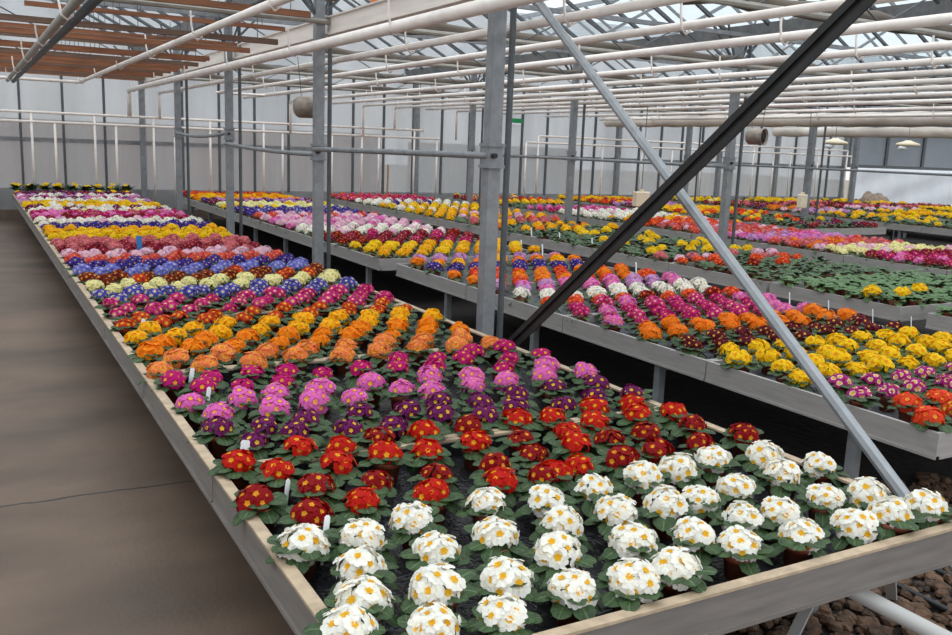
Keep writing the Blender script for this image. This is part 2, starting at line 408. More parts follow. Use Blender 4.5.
# white beam along column row A and white folded curtains at the right
b = MB(); b.box(W(2.72, 2.2, .895), W(2.75, YW-.1, 1.03)); b.box(W(2.70, 2.2, .885), W(2.78, YW-.1, .90)); b.box(W(2.70, 2.2, 1.025), W(2.735, YW-.1, 1.037))
tag(single('side_beam', b, M['white_beam']), 'white painted beam running along the nearest column row overhead', 'beam')
for x, z0, z1, lab in [(12.4, .575, .785, 'nearer white folded curtain hanging like a long band under the right roof'), (17.6, .575, .79, 'farther white folded curtain hanging like a long band under the right roof')]:
    b = MB(); n = 120
    vs = []; fs = []
    for i in range(n+1):
        y = 2+(YW-2.3)*i/n
        for j, (dx, zz) in enumerate(((.05, z1), (-.06, z1-.02), (-.09, (z0+z1)/2), (-.06, z0+.02), (.0, z0-.01), (.07, z0+.03), (.08, z1-.03))):
            vs.append(W(x+dx+.012*math.sin(i*1.7+j), y, zz+.008*math.sin(i*.9+j*2)))
    for i in range(n):
        for j in range(7):
            a = i*7+j; c = i*7+(j+1) % 7; fs.append((a, c, c+7, a+7))
    b.add(vs, fs); b.f.append(list(range(7))); b.m.append(0); b.f.append([n*7+j for j in range(7)][::-1]); b.m.append(0)
    tag(single('folded_curtain', b, M['screen_white'], True), lab, 'curtain')

# ------------------------------------------------------------------ columns, rods, braces, tubes
def column(x, y, s, label, clamp=None, top=ZG-.1, group=None, struts=True, sty='steel'):
    t = tag(empty('steel_column', W(x, y, -EYE)), label, 'column', group)
    b = MB(); b.box(W(x-s/2, y-s/2, -EYE), W(x+s/2, y+s/2, top)); part('post', b, M[sty], t)
    if clamp is not None:
        b = MB(); h = .07
        b.box(W(x-s/2-.008, y-s/2-.008, clamp-h), W(x+s/2+.008, y+s/2+.008, clamp+h))
        b.box(W(x-s/2-.016, y-s/2-.02, clamp-h), W(x+s/2+.016, y+s/2+.016, clamp-h+.018))
        b.box(W(x-s/2-.016, y-s/2-.02, clamp+h-.018), W(x+s/2+.016, y+s/2+.016, clamp+h))
        part('clamp', b, M['steel'], t)
        b = MB(); b.tube([W(x-.02, y-s/2-.04, clamp), W(x-.02, y-s/2-.01, clamp)], .016, 8); part('bolt', b, M['black_steel'], t)
    if struts:
        for sg in (-1, 1):
            b = MB(); b.bar(W(x+sg*s/2, y, top-.28), W(x+sg*.42, y, top+.12), .025, .025); part('strut', b, M['dark_steel'], t)
            b = MB(); b.bar(W(x+sg*s/2, y, top-.28), W(x+sg*.22, y, top+.22), .02, .02); part('strut', b, M['dark_steel'], t)
    b = MB(); b.box(W(x-.1, y-.1, -EYE), W(x+.1, y+.1, -EYE+.02)); part('base_plate', b, M['steel'], t)
    return t
def rod(x, y, label, top=ZG-.1):
    b = MB(); b.tube([W(x, y, -EYE), W(x, y, top)], .021, 8)
    tag(single('slim_rod', b, M['dark_steel']), label, 'rod', 'slim rods beside the columns')
A = [(2.64, 4.57, -.04, 'grey steel column standing beside the orange primroses, nearest full column'),
     (2.64, 7.55, -.085, 'grey steel column beside the violet and coral primroses, second of its row'),
     (2.64, 10.6, .055, 'grey steel column beside the far yellow primroses, third of its row'),
     (2.64, 13.5, .06, 'grey steel column in the left row, fourth, shortly before the back wall')]
for x, y, cl, lab in A:
    column(x, y, .078, lab, cl, group='columns along the front bench')
for (x, y, dx, lab) in [(2.64, 4.57, .14, 'slim dark rod just right of the nearest steel column'), (2.64, 7.55, .12, 'slim dark rod just right of the second column in the left row'),
                        (2.64, 10.6, .14, 'slim dark rod just right of the third column in the left row'), (2.64, 13.5, .14, 'slim dark rod just right of the fourth column in the left row')]:
    rod(x+dx, y+.06, lab)
column(2.66, YW-.12, .09, 'pale steel column standing against the back wall behind the long left bench', None, group=None, sty='steel')
C = [(7.73, 7.87, -.06, 'steel column between the middle benches, behind the crossing braces'), (7.73, 11.05, -.06, 'steel column between the middle benches, left of the crossing braces'),
     (7.73, 14.1, -.05, 'steel column between the middle benches, farthest one, near the back wall')]
for x, y, cl, lab in C:
    column(x, y, .08, lab, cl, group='columns between the middle benches')
for (x, y, dx, lab) in [(7.73, 7.87, .17, 'slim dark rod beside the column behind the crossing braces'), (7.73, 11.05, .18, 'slim dark rod beside the column left of the crossing braces'),
                        (7.73, 14.1, .2, 'slim dark rod beside the farthest middle column')]:
    rod(x+dx, y, lab)
D = [(13.2, 11.44, -.08, 'steel column rising behind the far right benches, left of the beige box'), (13.2, 14.65, -.05, 'steel column rising far back between the two crossing braces')]
D[0] = (13.2, 11.44, -.08, 'steel column at the far right, just right of the small beige box')
for x, y, cl, lab in D: column(x, y, .09, lab, cl, group='columns between the far benches')
rod(13.2+.3, 11.44, 'slim dark rod beside the far right column near the small beige box')
rod(13.2+.3, 14.65, 'slim dark rod beside the far column between the crossing braces')
column(18.5, 14.71, .10, 'dark steel column at the far right under the white curtain', -.1)
for i, x in enumerate((7.85, 12.9, 16.0, 17.95, 20.5)):
    column(x, YW-.12, .10, ['wide steel post on the back wall left of the nearest column', 'steel post on the back wall at the middle of the photo', 'steel post on the back wall just behind the dark brace', 'steel post on the back wall behind the far benches', 'steel post on the back wall at the left edge of the white sheet'][i], None, struts=False)

def htube(p0, p1, sag, label):
    b = MB(); p0, p1 = W(*p0), W(*p1)
    pts = [p0.lerp(p1, t/8) - Vector((0, 0, sag*4*(t/8)*(1-t/8))) for t in range(9)]
    b.tube(pts, .022, 10); tag(single('tie_tube', b, M['steel'], True), label, 'tube', 'tie tubes between columns')
htube((2.60, 4.55, -.04), (2.60, 7.55, -.06), .0, 'horizontal galvanised tube between the nearest and second columns')
htube((2.60, 7.55, -.105), (2.60, 10.6, -.055), .02, 'horizontal galvanised tube between the second and third columns')
htube((2.60, 10.6, .06), (2.60, 13.5, .06), .05, 'slightly sagging galvanised tube between the third and fourth columns')
htube((7.69, 7.87, -.1), (7.69, 14.1, -.1), .0, 'long horizontal tube joining the middle columns')
htube((13.16, 7.4, -.13), (13.16, 14.65, -.13), .0, 'horizontal tube joining the columns at the far right')

# crossing braces
t = MB(); p0, p1 = W(2.705, 4.50, .965), W(2.705, 1.36, -1.44)
t.tube([p0, p1], .025, 8); br = tag(single('brace_tube', t, M['brace']), 'light grey galvanised diagonal brace running down to the front bench corner', 'brace')
t = MB(); p0, p1 = W(2.59, 1.6, .90), W(2.59, 4.52, -1.34); d = (p1-p0).normalized(); n = Vector((0, d.z, -d.y))
t.bar(p0, p1, .012, .062, side=(0, 1, 0)); 
for s in (-1, 1):
    t.bar(p0+n*s*.028+Vector((-.016, 0, 0)), p1+n*s*.028+Vector((-.016, 0, 0)), .03, .008, side=(1, 0, 0))
tag(single('brace_channel', t, M['black_steel']), 'dark channel-section diagonal brace crossing in front of the light brace', 'brace')

# ------------------------------------------------------------------ overhead heating pipes
def pipe(x, z, r, yend, label, m='white_paint', drop=None, near=.2, double=False):
    t = tag(empty('heating_pipe', W(x, yend, z)), label, 'pipe', 'overhead heating pipes')
    b = MB(); b.tube([W(x, near, z), W(x, yend, z)], r, 14); part('pipe_run', b, M[m], t, True)
    if drop is not None:
        b = MB(); b.tube([W(x, yend, z), W(x, yend+.04, z-.02), W(x, yend+.05, z-.06), W(x, yend+.05, drop)], r*.9, 10); part('drop_pipe', b, M[m], t, True)
    if double:
        b = MB(); b.tube([W(x+.075, near, z-.01), W(x+.075, yend, z-.01)], r, 12); part('pipe_run', b, M['dark_steel'], t, True)
    y = 3.2 + (x*1.7 % 1.3); n = 0
    while y < yend:
        b = MB(); b.tube([W(x-.05, y, z+.17), W(x-.045, y, z+.06), W(x-.03, y, z-.02), W(x, y, z-.045), W(x+.035, y, z-.02), W(x+.035, y, z+.02)], .008, 6)
        part('hanger', b, M['white_paint'], t); y += 2.05; n += 1
    return t
xs = [(.58, .72, .030, 15.3, 'grey_paint', None), (1.62, .79, .030, 15.9, 'white_paint', None), (2.40, .728, .042, 16.2, 'white_paint', .30), (2.9, .715, .028, 16.3, 'white_paint', .30),
      (3.55, .715, .026, 14.8, 'white_paint', None), (4.3, .72, .030, 16.2, 'white_paint', None), (5.15, .71, .027, 16.2, 'white_paint', .14), (5.9, .71, .027, 16.3, 'white_paint', None),
      (6.6, .71, .026, 16.3, 'white_paint', .14), (7.25, .71, .026, 16.3, 'white_paint', .30), (7.9, .71, .026, 16.3, 'white_paint', None), (8.6, .71, .026, 16.3, 'white_paint', .14), (9.5, .71, .026, 16.3, 'white_paint', .30),
      (10.7, .71, .026, 16.3, 'white_paint', None), (12.1, .71, .026, 16.3, 'white_paint', None), (13.6, .71, .026, 16.3, 'white_paint', None)]
PIPES = []
for i, (x, z, r, ye, m, dr) in enumerate(xs):
    lab = {0: 'dull grey double pipe hanging overhead at the top left corner', 1: 'white overhead pipe crossing the brown battens at the upper left', 2: 'thick white overhead pipe running just under the white beam'}.get(i, f'white overhead heating pipe, {ORD1[i]} of the parallel pipes counted from the left')
    PIPES.append(pipe(x, z, r, ye, lab, m, dr, double=(i == 0)))
b = MB(); b.tube([W(XL, 16.0, .79), W(1.62, 16.0, .79)], .026, 10); part('header_pipe', b, M['white_paint'], PIPES[1], True)
b = MB(); b.tube([W(3.5, 14.85, .71), W(4.3, 14.85, .71), W(4.3, 14.6, .71)], .022, 10); part('header_pipe', b, M['white_paint'], PIPES[5], True)

def wallpipe(z, x0, x1, rises, label, zb=-1.2):
    t = tag(empty('wall_pipe', W(x0, 16.4, z)), label, 'pipe', 'white pipes along the back wall')
    b = MB(); b.tube([W(x0, 16.4, z), W(x1, 16.4, z)], .024, 10); part('pipe_run', b, M['white_paint'], t, True)
    for x in rises:
        b = MB(); b.tube([W(x, 16.4, z), W(x, 16.4, zb)], .021, 8); part('riser', b, M['white_paint'], t, True)
wallpipe(.30, XL, 7.9, [-.05, .93, 1.87, 2.8, 3.75, 4.7, 5.65, 6.6, 7.7], 'upper white pipe with risers along the left back wall')
wallpipe(.15, XL, 8.25, [.3, 1.27, 2.2, 3.15, 4.1, 5.05, 6.0, 6.95, 8.2], 'lower white pipe with risers along the left back wall')
wallpipe(.30, 10.6, 20.3, [10.6, 13.4, 15.2, 16.9, 18.2, 20.3], 'upper white pipe with risers along the right back wall')
wallpipe(.16, 10.3, 20.5, [10.3, 12.3, 14.3, 16.2, 17.6, 19.2, 20.5], 'lower white pipe with risers along the right back wall')

# ------------------------------------------------------------------ bench trays
BED = -1.055
def tray(x0, x1, y0, y1, label, group, style):
    t = tag(empty('bench_tray', W((x0+x1)/2, (y0+y1)/2, -EYE)), label, 'bench', group)
    zt, zb, th = -1.0, -1.105, .018
    g = .004
    for nm, a, c in (('side_rail', (x0, y0+g, zb), (x0+th, y1-g, zt)), ('side_rail', (x1-th, y0+g, zb), (x1, y1-g, zt)),
                     ('end_rail', (x0+th, y0+g, zb), (x1-th, y0+g+th, zt)), ('end_rail', (x0+th, y1-g-th, zb), (x1-th, y1-g, zt))):
        b = MB(); b.box(W(*a), W(*c))
        # pressed lips along top and bottom of the aluminium profile
        if nm == 'side_rail':
            xo = -.006 if a[0] == x0 else .006
            b.box(W(min(a[0], a[0]+xo), a[1], zb), W(max(c[0], c[0]+xo), c[1], zb+.012))
        else:
            yo = -.004 if a[1] < (y0+y1)/2 else .0
            b.box(W(a[0], a[1]+yo, zb), W(c[0], c[1], zb+.012))
        part(nm, b, M['alu_front' if style == 'front' else 'alu'], t)
    if style == 'front':
        b = MB()
        b.box(W(x0-.004, y0+g, zt), W(x0+.03, y1-g, zt+.008)); b.box(W(x1-.03, y0+g, zt), W(x1+.004, y1-g, zt+.008))
        b.box(W(x0+.03, y0+g-.003, zt), W(x1-.03, y0+g+.028, zt+.008)); b.box(W(x0+.03, y1-g-.02, zt), W(x1-.03, y1-g, zt+.008))
        part('capping', b, M['cap'], t)
    b = MB(); b.box(W(x0+th, y0+g+th, BED-.02), W(x1-th, y1-g-th, BED))
    if style == 'front':
        e = .004; xa, xb, ya, yb = x0+th, x1-th, y0+g+th, y1-g-th; zl = zt-.004
        b.box(W(xa, ya, BED), W(xa+e, yb, zl)); b.box(W(xb-e, ya, BED), W(xb, yb, zl)); b.box(W(xa+e, ya, BED), W(xb-e, ya+e, zl)); b.box(W(xa+e, yb-e, BED), W(xb-e, yb, zl))
    part('bed_liner', b, M['film'] if style == 'front' else M['mat_grey'], t)
    for lx in ((x0+.55, x1-.10) if style == 'front' else (x0+.07, x1-.07)):
        for ly in (y0+.33*(y1-y0),):
            b = MB(); b.box(W(lx-.022, ly-.022, -EYE), W(lx+.022, ly+.022, zb)); part('leg', b, M['steel'], t)
    b = MB(); b.bar(W(x0+.07, y0+.33*(y1-y0), zb-.03), W(x1-.07, y0+.33*(y1-y0), zb-.03), .03, .04); part('cross_member', b, M['steel'], t)
    return t
trays = []
def run(x0, x1, ya, yb, n, name, group, style):
    L = (yb-ya)/n
    for i in range(n):
        tray(x0, x1, ya+i*L, ya+(i+1)*L, f'{"black-lined" if style == "front" else "grey"} bench tray, {ORD[i] if n > 1 else "single"} section of the {name}', group, style)
run(.597, 2.405, 1.405, 16.4, 12, 'long front bench beside the aisle', 'trays of the front bench', 'front')
run(3.17, 4.97, 2.0, 7.05, 4, 'bench right behind the braces', 'trays of the second bench', 'grey')
run(3.15, 4.95, 7.36, 16.3, 7, 'bench behind the second column', 'trays of the second bench, far part', 'grey')
run(5.73, 7.53, 2.6, 3.83, 1, 'third bench at the right picture edge', 'trays of the third bench', 'grey')
run(5.75, 7.55, 4.05, 5.27, 1, 'third bench carrying the leafy green plants', 'trays of the third bench', 'grey')
run(5.75, 7.55, 5.30, 16.3, 9, 'third bench beyond its leafy tray', 'trays of the third bench', 'grey')
run(8.32, 10.12, 4.2, 16.3, 10, 'fourth bench with pink and cream primroses', 'trays of the fourth bench', 'grey')
run(10.9, 12.75, 9.4, 16.3, 6, 'fifth bench at the far right', 'trays of the fifth bench', 'grey')
run(13.85, 15.65, 8.2, 16.3, 6, 'sixth bench at the far right', 'trays of the sixth bench', 'grey')
run(16.4, 18.2, 8.8, 16.3, 6, 'seventh bench at the far right', 'trays of the seventh bench', 'grey')
run(18.95, 20.75, 10.2, 16.3, 5, 'eighth bench farthest to the right', 'trays of the eighth bench', 'grey')

# under the front bench end: runner tube, diagonal legs, hoses
b = MB(); b.tube([W(2.12, .9, -1.19), W(2.12, 16.2, -1.19)], .024, 12); tag(single('runner_tube', b, M['alu_pale'], True), 'round galvanised runner tube sticking out under the front bench end', 'tube')
b = MB(); b.bar(W(2.30, 1.72, -1.13), W(2.02, 1.66, -1.44), .035, .012); tag(single('bench_strut', b, M['alu_pale']), 'pale angled strut under the front bench end, left of the other', 'strut')
b = MB(); b.bar(W(2.38, 1.62, -1.12), W(2.62, 1.74, -1.44), .035, .012); tag(single('bench_strut', b, M['alu_pale']), 'grey angled strut under the front bench corner at the right', 'strut')
for i, (x, lab) in enumerate([(2.7, 'black hose lying on the ground, left of the gap between benches'), (2.95, 'black hose lying on the ground, right of the gap between benches'), (1.75, 'black hose lying on the gravel under the front bench end')]):
    pts = [W(x+.03*math.sin(t*.8+i), .9+t*.5, -EYE+.018) for t in range(0, 24 if i < 2 else 6)]
    b = MB(); b.tube(pts, .014, 8); tag(single('hose', b, M['black_hose'], True), lab, 'hose')
# loose lava rock near the bench end (uncountable)
rng = random.Random(3)
b = MB()
for i in range(4200):
    x, y = rng.uniform(1.2, 3.9), rng.uniform(.9, 2.5)
    r = rng.uniform(.010, .034); c = W(x, y, -EYE) + Vector((0, 0, r*.35))
    vs = []
    sx, sy, sz = rng.uniform(.8, 1.4), rng.uniform(.8, 1.4), rng.uniform(.6, 1.)
    a0 = rng.uniform(0, 6.28)
    for j, (rr, z) in enumerate(((.55, -.8), (1., -.1), (.75, .6))):
        for k in range(6):
            t = a0+2*math.pi*(k+.5*(j % 2))/6; q = rr*rng.uniform(.75, 1.2)
            vs.append(c+Vector((q*math.cos(t)*r*sx, q*math.sin(t)*r*sy, (z+rng.uniform(-.2, .2))*r*sz)))
    vs.append(c+Vector((0, 0, r*sz*rng.uniform(.7, 1.))))
    fs = []
    for j in range(2):
        for k in range(6):
            fs.append((j*6+k, j*6+(k+1) % 6, (j+1)*6+(k+1) % 6, (j+1)*6+k))
    for k in range(6): fs.append((12+k, 12+(k+1) % 6, 18))
    b.add(vs, fs)
tag(single('lava_rock', b, M['rock']), 'brown lava rock scattered on the ground under and between the front benches', 'rocks', kind='stuff')

# ------------------------------------------------------------------ small fittings
def fan(p, label, ax):
    t = tag(empty('circulation_fan', W(*p)), label, 'fan', 'circulation fans'); c = W(*p); d = Vector(ax).normalized()
    r, L = .105, .24
    b = MB(); b.tube([c-d*L/2, c-d*(L/2-.03), c+d*L/2], [r*.8, r, r], 20, cap=False); 
    o = part('casing', b, M['fan'], t, True); m = o.modifiers.new('s', 'SOLIDIFY'); m.thickness = .006
    b = MB(); b.tube([c-d*(L/2-.02), c+d*(L/2-.02)], r*.93, 20); part('fan_interior', b, M['fan_in'], t, True)
    b = MB(); b.tube([c+d*L/2-d*.004, c+d*L/2+d*.006], [r*1.04]*2, 20, cap=False); o = part('rim', b, M['fan'], t, True); o.modifiers.new('s', 'SOLIDIFY').thickness = .01
    b = MB()
    for s in (-.07, .07): b.tube([c+d*s+Vector((0, 0, r)), c+d*s*1.6+Vector((0, 0, .5))], .004, 5)
    part('hanging_wire', b, M['dark_steel'], t)
fan((2.88, 8.55, .325), 'round metal circulation fan hanging behind the second column', (.62, -.60, 0))
fan((9.0, 8.72, .285), 'round metal circulation fan hanging at the upper right', (.30, -.95, 0))

def card(p, w, h, d, label, wire):
    t = tag(empty('sensor_box', W(*p)), label, 'box', 'hanging sensor boxes'); c = W(*p); 
    b = MB(); b.box((c.x-w/2, c.y-d/2, c.z-h/2), (c.x+w/2, c.y+d/2, c.z+h/2)); o = part('housing', b, M['beige'], t)
    o.modifiers.new('b', 'BEVEL').width = .012
    b = MB(); b.box((c.x-.03, c.y-.02, c.z+h/2), (c.x+.03, c.y+.02, c.z+h/2+.04)); part('hook_block', b, M['beige'], t)
    b = MB(); b.tube([c+Vector((0, 0, h/2)), c+Vector((0, 0, wire))], .006, 6); part('hanging_wire', b, M['dark_steel'], t)
card((8.63, 10.5, -.645), .28, .23, .10, 'large beige sensor box hanging on a wire among the middle flowers', 1.75)
card((12.02, 10.5, -.66), .17, .24, .10, 'narrow beige sensor box standing out above the far right flowers', 1.75)
for p, lab in (((14.47, 12, .36), 'beige hanging lamp under the white curtain, left one of two'), ((16.62, 12, .40), 'beige hanging lamp under the white curtain, right one of two')):
    t = tag(empty('hanging_lamp', W(*p)), lab, 'lamp', 'hanging lamps'); c = W(*p)
    b = MB(); b.lathe([(.05, .09), (.11, .06), (.24, .02), (.25, -.02), (.2, -.04)], 16, 0, c); part('shade', b, M['beige'], t, True)
    b = MB(); b.lathe([(.08, -.04), (.10, -.09), (.05, -.12)], 12, 0, c-Vector((.16, 0, 0))); part('lamp_cap', b, M['tag'], t, True)
    b = MB(); b.tube([c+Vector((0, 0, .08)), c+Vector((0, 0, .6))], .006, 6); part('cord', b, M['dark_steel'], t)
t = MB(); c = W(10.15, YW-.1, .60); t.box((c.x-.19, c.y-.02, c.z-.05), (c.x+.19, c.y+.02, c.z+.05)); s = tag(single('exit_sign', t, M['green']), 'small green exit sign high on the back wall by the nearest column', 'sign')
t = MB(); t.box((c.x-.15, c.y-.018, c.z-.085), (c.x+.15, c.y+.018, c.z-.052)); part('sign_edge', t, M['tag'], s)
c = W(3.92, 9.43, 1.5); t = MB(); t.box((c.x-.05, c.y-.006, c.z-.06), (c.x+.05, c.y+.006, c.z+.06)); s = tag(single('hanging_card', t, M['orange']), 'small orange card hanging from the roof above the white beam', 'card')
t = MB(); t.tube([c+Vector((0, 0, .06)), c+Vector((0, 0, .75))], .003, 5); part('hanging_wire', t, M['dark_steel'], s)
t = MB(); t.bar(W(7.07, 16.25, -1.43), W(7.09, 16.25, -.38), .03, .03); tag(single('wooden_stake', t, M['stake']), 'brown wooden stake standing against the back wall', 'stake')
# sacks on the last bench
t = MB(); c = W(20.1, 15.2, BED)
for k, (dx, dy, r, h) in enumerate(((-.35, 0, .32, .34), (.2, .1, .36, .30))):
    vs = []; fs = []
    for j in range(7):
        ph = math.pi/2*j/6
        for i in range(12):
            th = 2*math.pi*i/12; q = 1+.16*math.sin(3*th+j*1.3+k)
            vs.append(c+Vector((dx+r*q*math.cos(ph)*math.cos(th), dy+.6*r*q*math.cos(ph)*math.sin(th), h*math.sin(ph)*q)))
    for j in range(6):
        for i in range(12): fs.append((j*12+i, j*12+(i+1) % 12, (j+1)*12+(i+1) % 12, (j+1)*12+i))
    t.add(vs, fs); 
tag(single('sack_pile', t, M['sack'], True), 'pale brown sacking heaped on the farthest bench before the white sheet', 'sack')

# ------------------------------------------------------------------ primroses
def petals(rng, R, lod):
    """flower facing +z; returns verts, faces, slots (0 petal, 1 ring, 2 eye)"""
    v, f, m = [], [], []
    def P(r, deg, z): v.append(Vector((R*r*math.cos(math.radians(deg)), R*r*math.sin(math.radians(deg)), R*z))); return len(v)-1
    n = 5; a0 = rng.uniform(0, 72)
    for k in range(n):
        a = a0+72*k+rng.uniform(-5, 5); zo = .06*(k % 2)+rng.uniform(-.03, .05); L = rng.uniform(.90, 1.08); tl = rng.uniform(-.05, .05); dp = rng.uniform(-.10, .02)
        if lod == 0:
            p = [P(.24, a+d, .02+zo) for d in (-34, 0, 34)]
            q = [P(.54*L, a+d, zz+zo) for d, zz in ((-37, .11-tl*.5), (0, .05), (37, .11+tl*.5))]
            o_ = [P(r*L, a+d, zz+zo+dp+rng.uniform(-.035, .035)) for r, d, zz in ((.80, -39, .02-tl), (.97, -29, -.01-tl), (1.02, -15, -.02), (.90, 0, .03), (1.02, 15, -.02), (.97, 29, -.01+tl), (.80, 39, .02+tl))]
            f += [[p[0], p[1], q[1], q[0]], [p[1], p[2], q[2], q[1]], [q[0], q[1], o_[1], o_[0]], [q[1], o_[2], o_[1]], [q[1], o_[3], o_[2]], [q[1], o_[4], o_[3]], [q[1], o_[5], o_[4]], [q[1], q[2], o_[6], o_[5]]]
            m += [1, 1]+[0]*6
        else:
            p = [P(.2, a+d, .0+zo) for d in (-30, 30)]
            q = [P(.5*L, a+d, .08+zo) for d in (-37, 37)]
            o_ = [P(r*L, a+d, zz+zo) for r, d, zz in ((.86, -38, .0), (1.0, -18, -.03), (.9, 0, .0), (1.0, 18, -.03), (.86, 38, .0))]
            f += [[p[0], q[0], q[1], p[1]][::1], [q[0], o_[0], o_[1], o_[2], o_[3], o_[4], q[1]]]
            m += [1, 0]
    # eye star
    if lod == 0:
        c = P(0, 0, .06); r = [P(.36 if i % 2 == 0 else .26, a0+36*i, .135) for i in range(10)]
        for i in range(10): f.append([c, r[i], r[(i+1) % 10]]); m.append(2)
    else:
        f.append([P(.31, a0+72*i, .10) for i in range(5)]); m.append(2)
    return v, f, m
def orient(v, c, n, roll=0):
    q = Vector((0, 0, 1)).rotation_difference(n); return [c + q @ x for x in v]
def dome(rng, lod, nfl, a, bz, zc, Rf, droop=96):
    mb = MB(); ga = math.pi*(3-math.sqrt(5))
    t0 = rng.uniform(0, 6.28)
    for i in range(nfl):
        u = (i+.5)/nfl
        ph = math.radians(droop)*math.sqrt(u)*rng.uniform(.94, 1.06); th = t0+i*ga+rng.uniform(-.2, .2)
        q = rng.uniform(.85, 1.10)
        c = Vector((a*q*math.sin(ph)*math.cos(th), a*q*math.sin(ph)*math.sin(th), zc+bz*q*math.cos(ph)))
        n = Vector((math.sin(ph)*math.cos(th), math.sin(ph)*math.sin(th), math.cos(ph)*1.15+.12)).normalized()
        n = (n+Vector((rng.uniform(-.28, .28), rng.uniform(-.28, .28), rng.uniform(-.1, .2)))).normalized()
        v, f, m = petals(rng, Rf*rng.uniform(.88, 1.1), lod)
        mb.add(orient(v, c, n), f, m)
    return mb
def foliage(rng, lod, n, L, wd, z0, rise=.25):
    mb = MB()
    for i in range(n):
        th = 2*math.pi*i/n+rng.uniform(-.25, .25); l = L*rng.uniform(.8, 1.12); w = wd*rng.uniform(.85, 1.15)
        el = rng.uniform(-.15, .5)*1.0+rise*(.5 if i % 2 else 1.); dr = rng.uniform(.6, 1.35)
        ca, sa = math.cos(th), math.sin(th)
        prof = ((.12, .22), (.35, .55), (.6, .95), (.82, .92), (.96, .5), (1.0, .05)) if lod == 0 else ((.1, .25), (.6, .95), (1.0, .25))
        rows = []
        for t, ww in prof:
            r = l*t*math.cos(el*(1-t*.4)); z = z0+l*(math.sin(el)*t - dr*.45*t*t)
            row = []
            for s, dz in (((-1, -.02), (-.5, .10), (-.07, -.03), (.07, -.03), (.5, .10), (1, -.02)) if lod == 0 else ((-1, -.01), (0, .06), (1, -.01))):
                y = s*ww*w/2; zz = z+dz*w*ww*.8+rng.uniform(-.0016, .0016)*(lod == 0)
                row.append(Vector((r*ca-y*sa, r*sa+y*ca, max(.004, zz))))
            rows.append(row)
        o = len(mb.v); nn = len(rows[0])
        for r_ in rows: mb.v += r_
        for j in range(len(rows)-1):
            for s in range(nn-1):
                mb.f.append([o+j*nn+s, o+(j+1)*nn+s, o+(j+1)*nn+s+1, o+j*nn+s+1]); mb.m.append(1 if (lod == 0 and s == 2) else 0)
    return mb
POTH = .075
def pot(n=18):
    mb = MB(); mb.lathe([(.034, .0), (.043, .058), (.047, .058), (.0475, POTH), (.044, POTH), (.043, POTH-.008)], n, 0)
    return mb
potme = pot().mesh('pot', [M['pot']], smooth=True)
soil = MB(); soil.lathe([(.0425, POTH-.012), (.03, POTH-.004), (.002, POTH-.002)], 14); soilme = soil.mesh('soil', [M['soil']], smooth=True)
NV = 6
fol = []; folred = []
for i in range(NV):
    rng = random.Random(100+i); fol.append(foliage(rng, 0, 12, .096, .058, .074).mesh('foliage', [M['leaf'], M['leaf_rib']], smooth=True))
domes = {}
def domes_for(var):
    if var in domes: return domes[var]
    out = []
    small = var in ('scarlet', 'darkred', 'purple', 'maroon', 'orred', 'magw', 'hot', 'magenta')
    for i in range(NV):
        rng = random.Random(hash_(var)+i)
        if small: mb = dome(rng, 0, rng.choice((11, 12, 14)), .047, .033, .094, .0262, 94)
        else: mb = dome(rng, 0, rng.choice((16, 17, 19)), .053, .043, .090, .0290, 102)
        out.append(mb.mesh('flower_cluster', [M[var+'_petal'], M[var+'_ring'], M[var+'_eye']]))
    domes[var] = out; return out
def hash_(s): return sum(ord(c)*(i+3) for i, c in enumerate(s))*17

S_ = .97/.91
P1 = {
'white': "299,544 360,537 363,569 357,603 346,628 417,519 435,551 438,589 437,625 488,505 495,538 503,579 505,617 548,499 559,525 559,558 570,588 596,490 620,516 635,544 633,583 674,570 640,477 665,505 678,471 702,497 698,538 741,547 715,462 742,516 739,486 778,510 761,458 784,479 800,536 823,499 856,525 824,466 862,495 895,518 929,510",
}
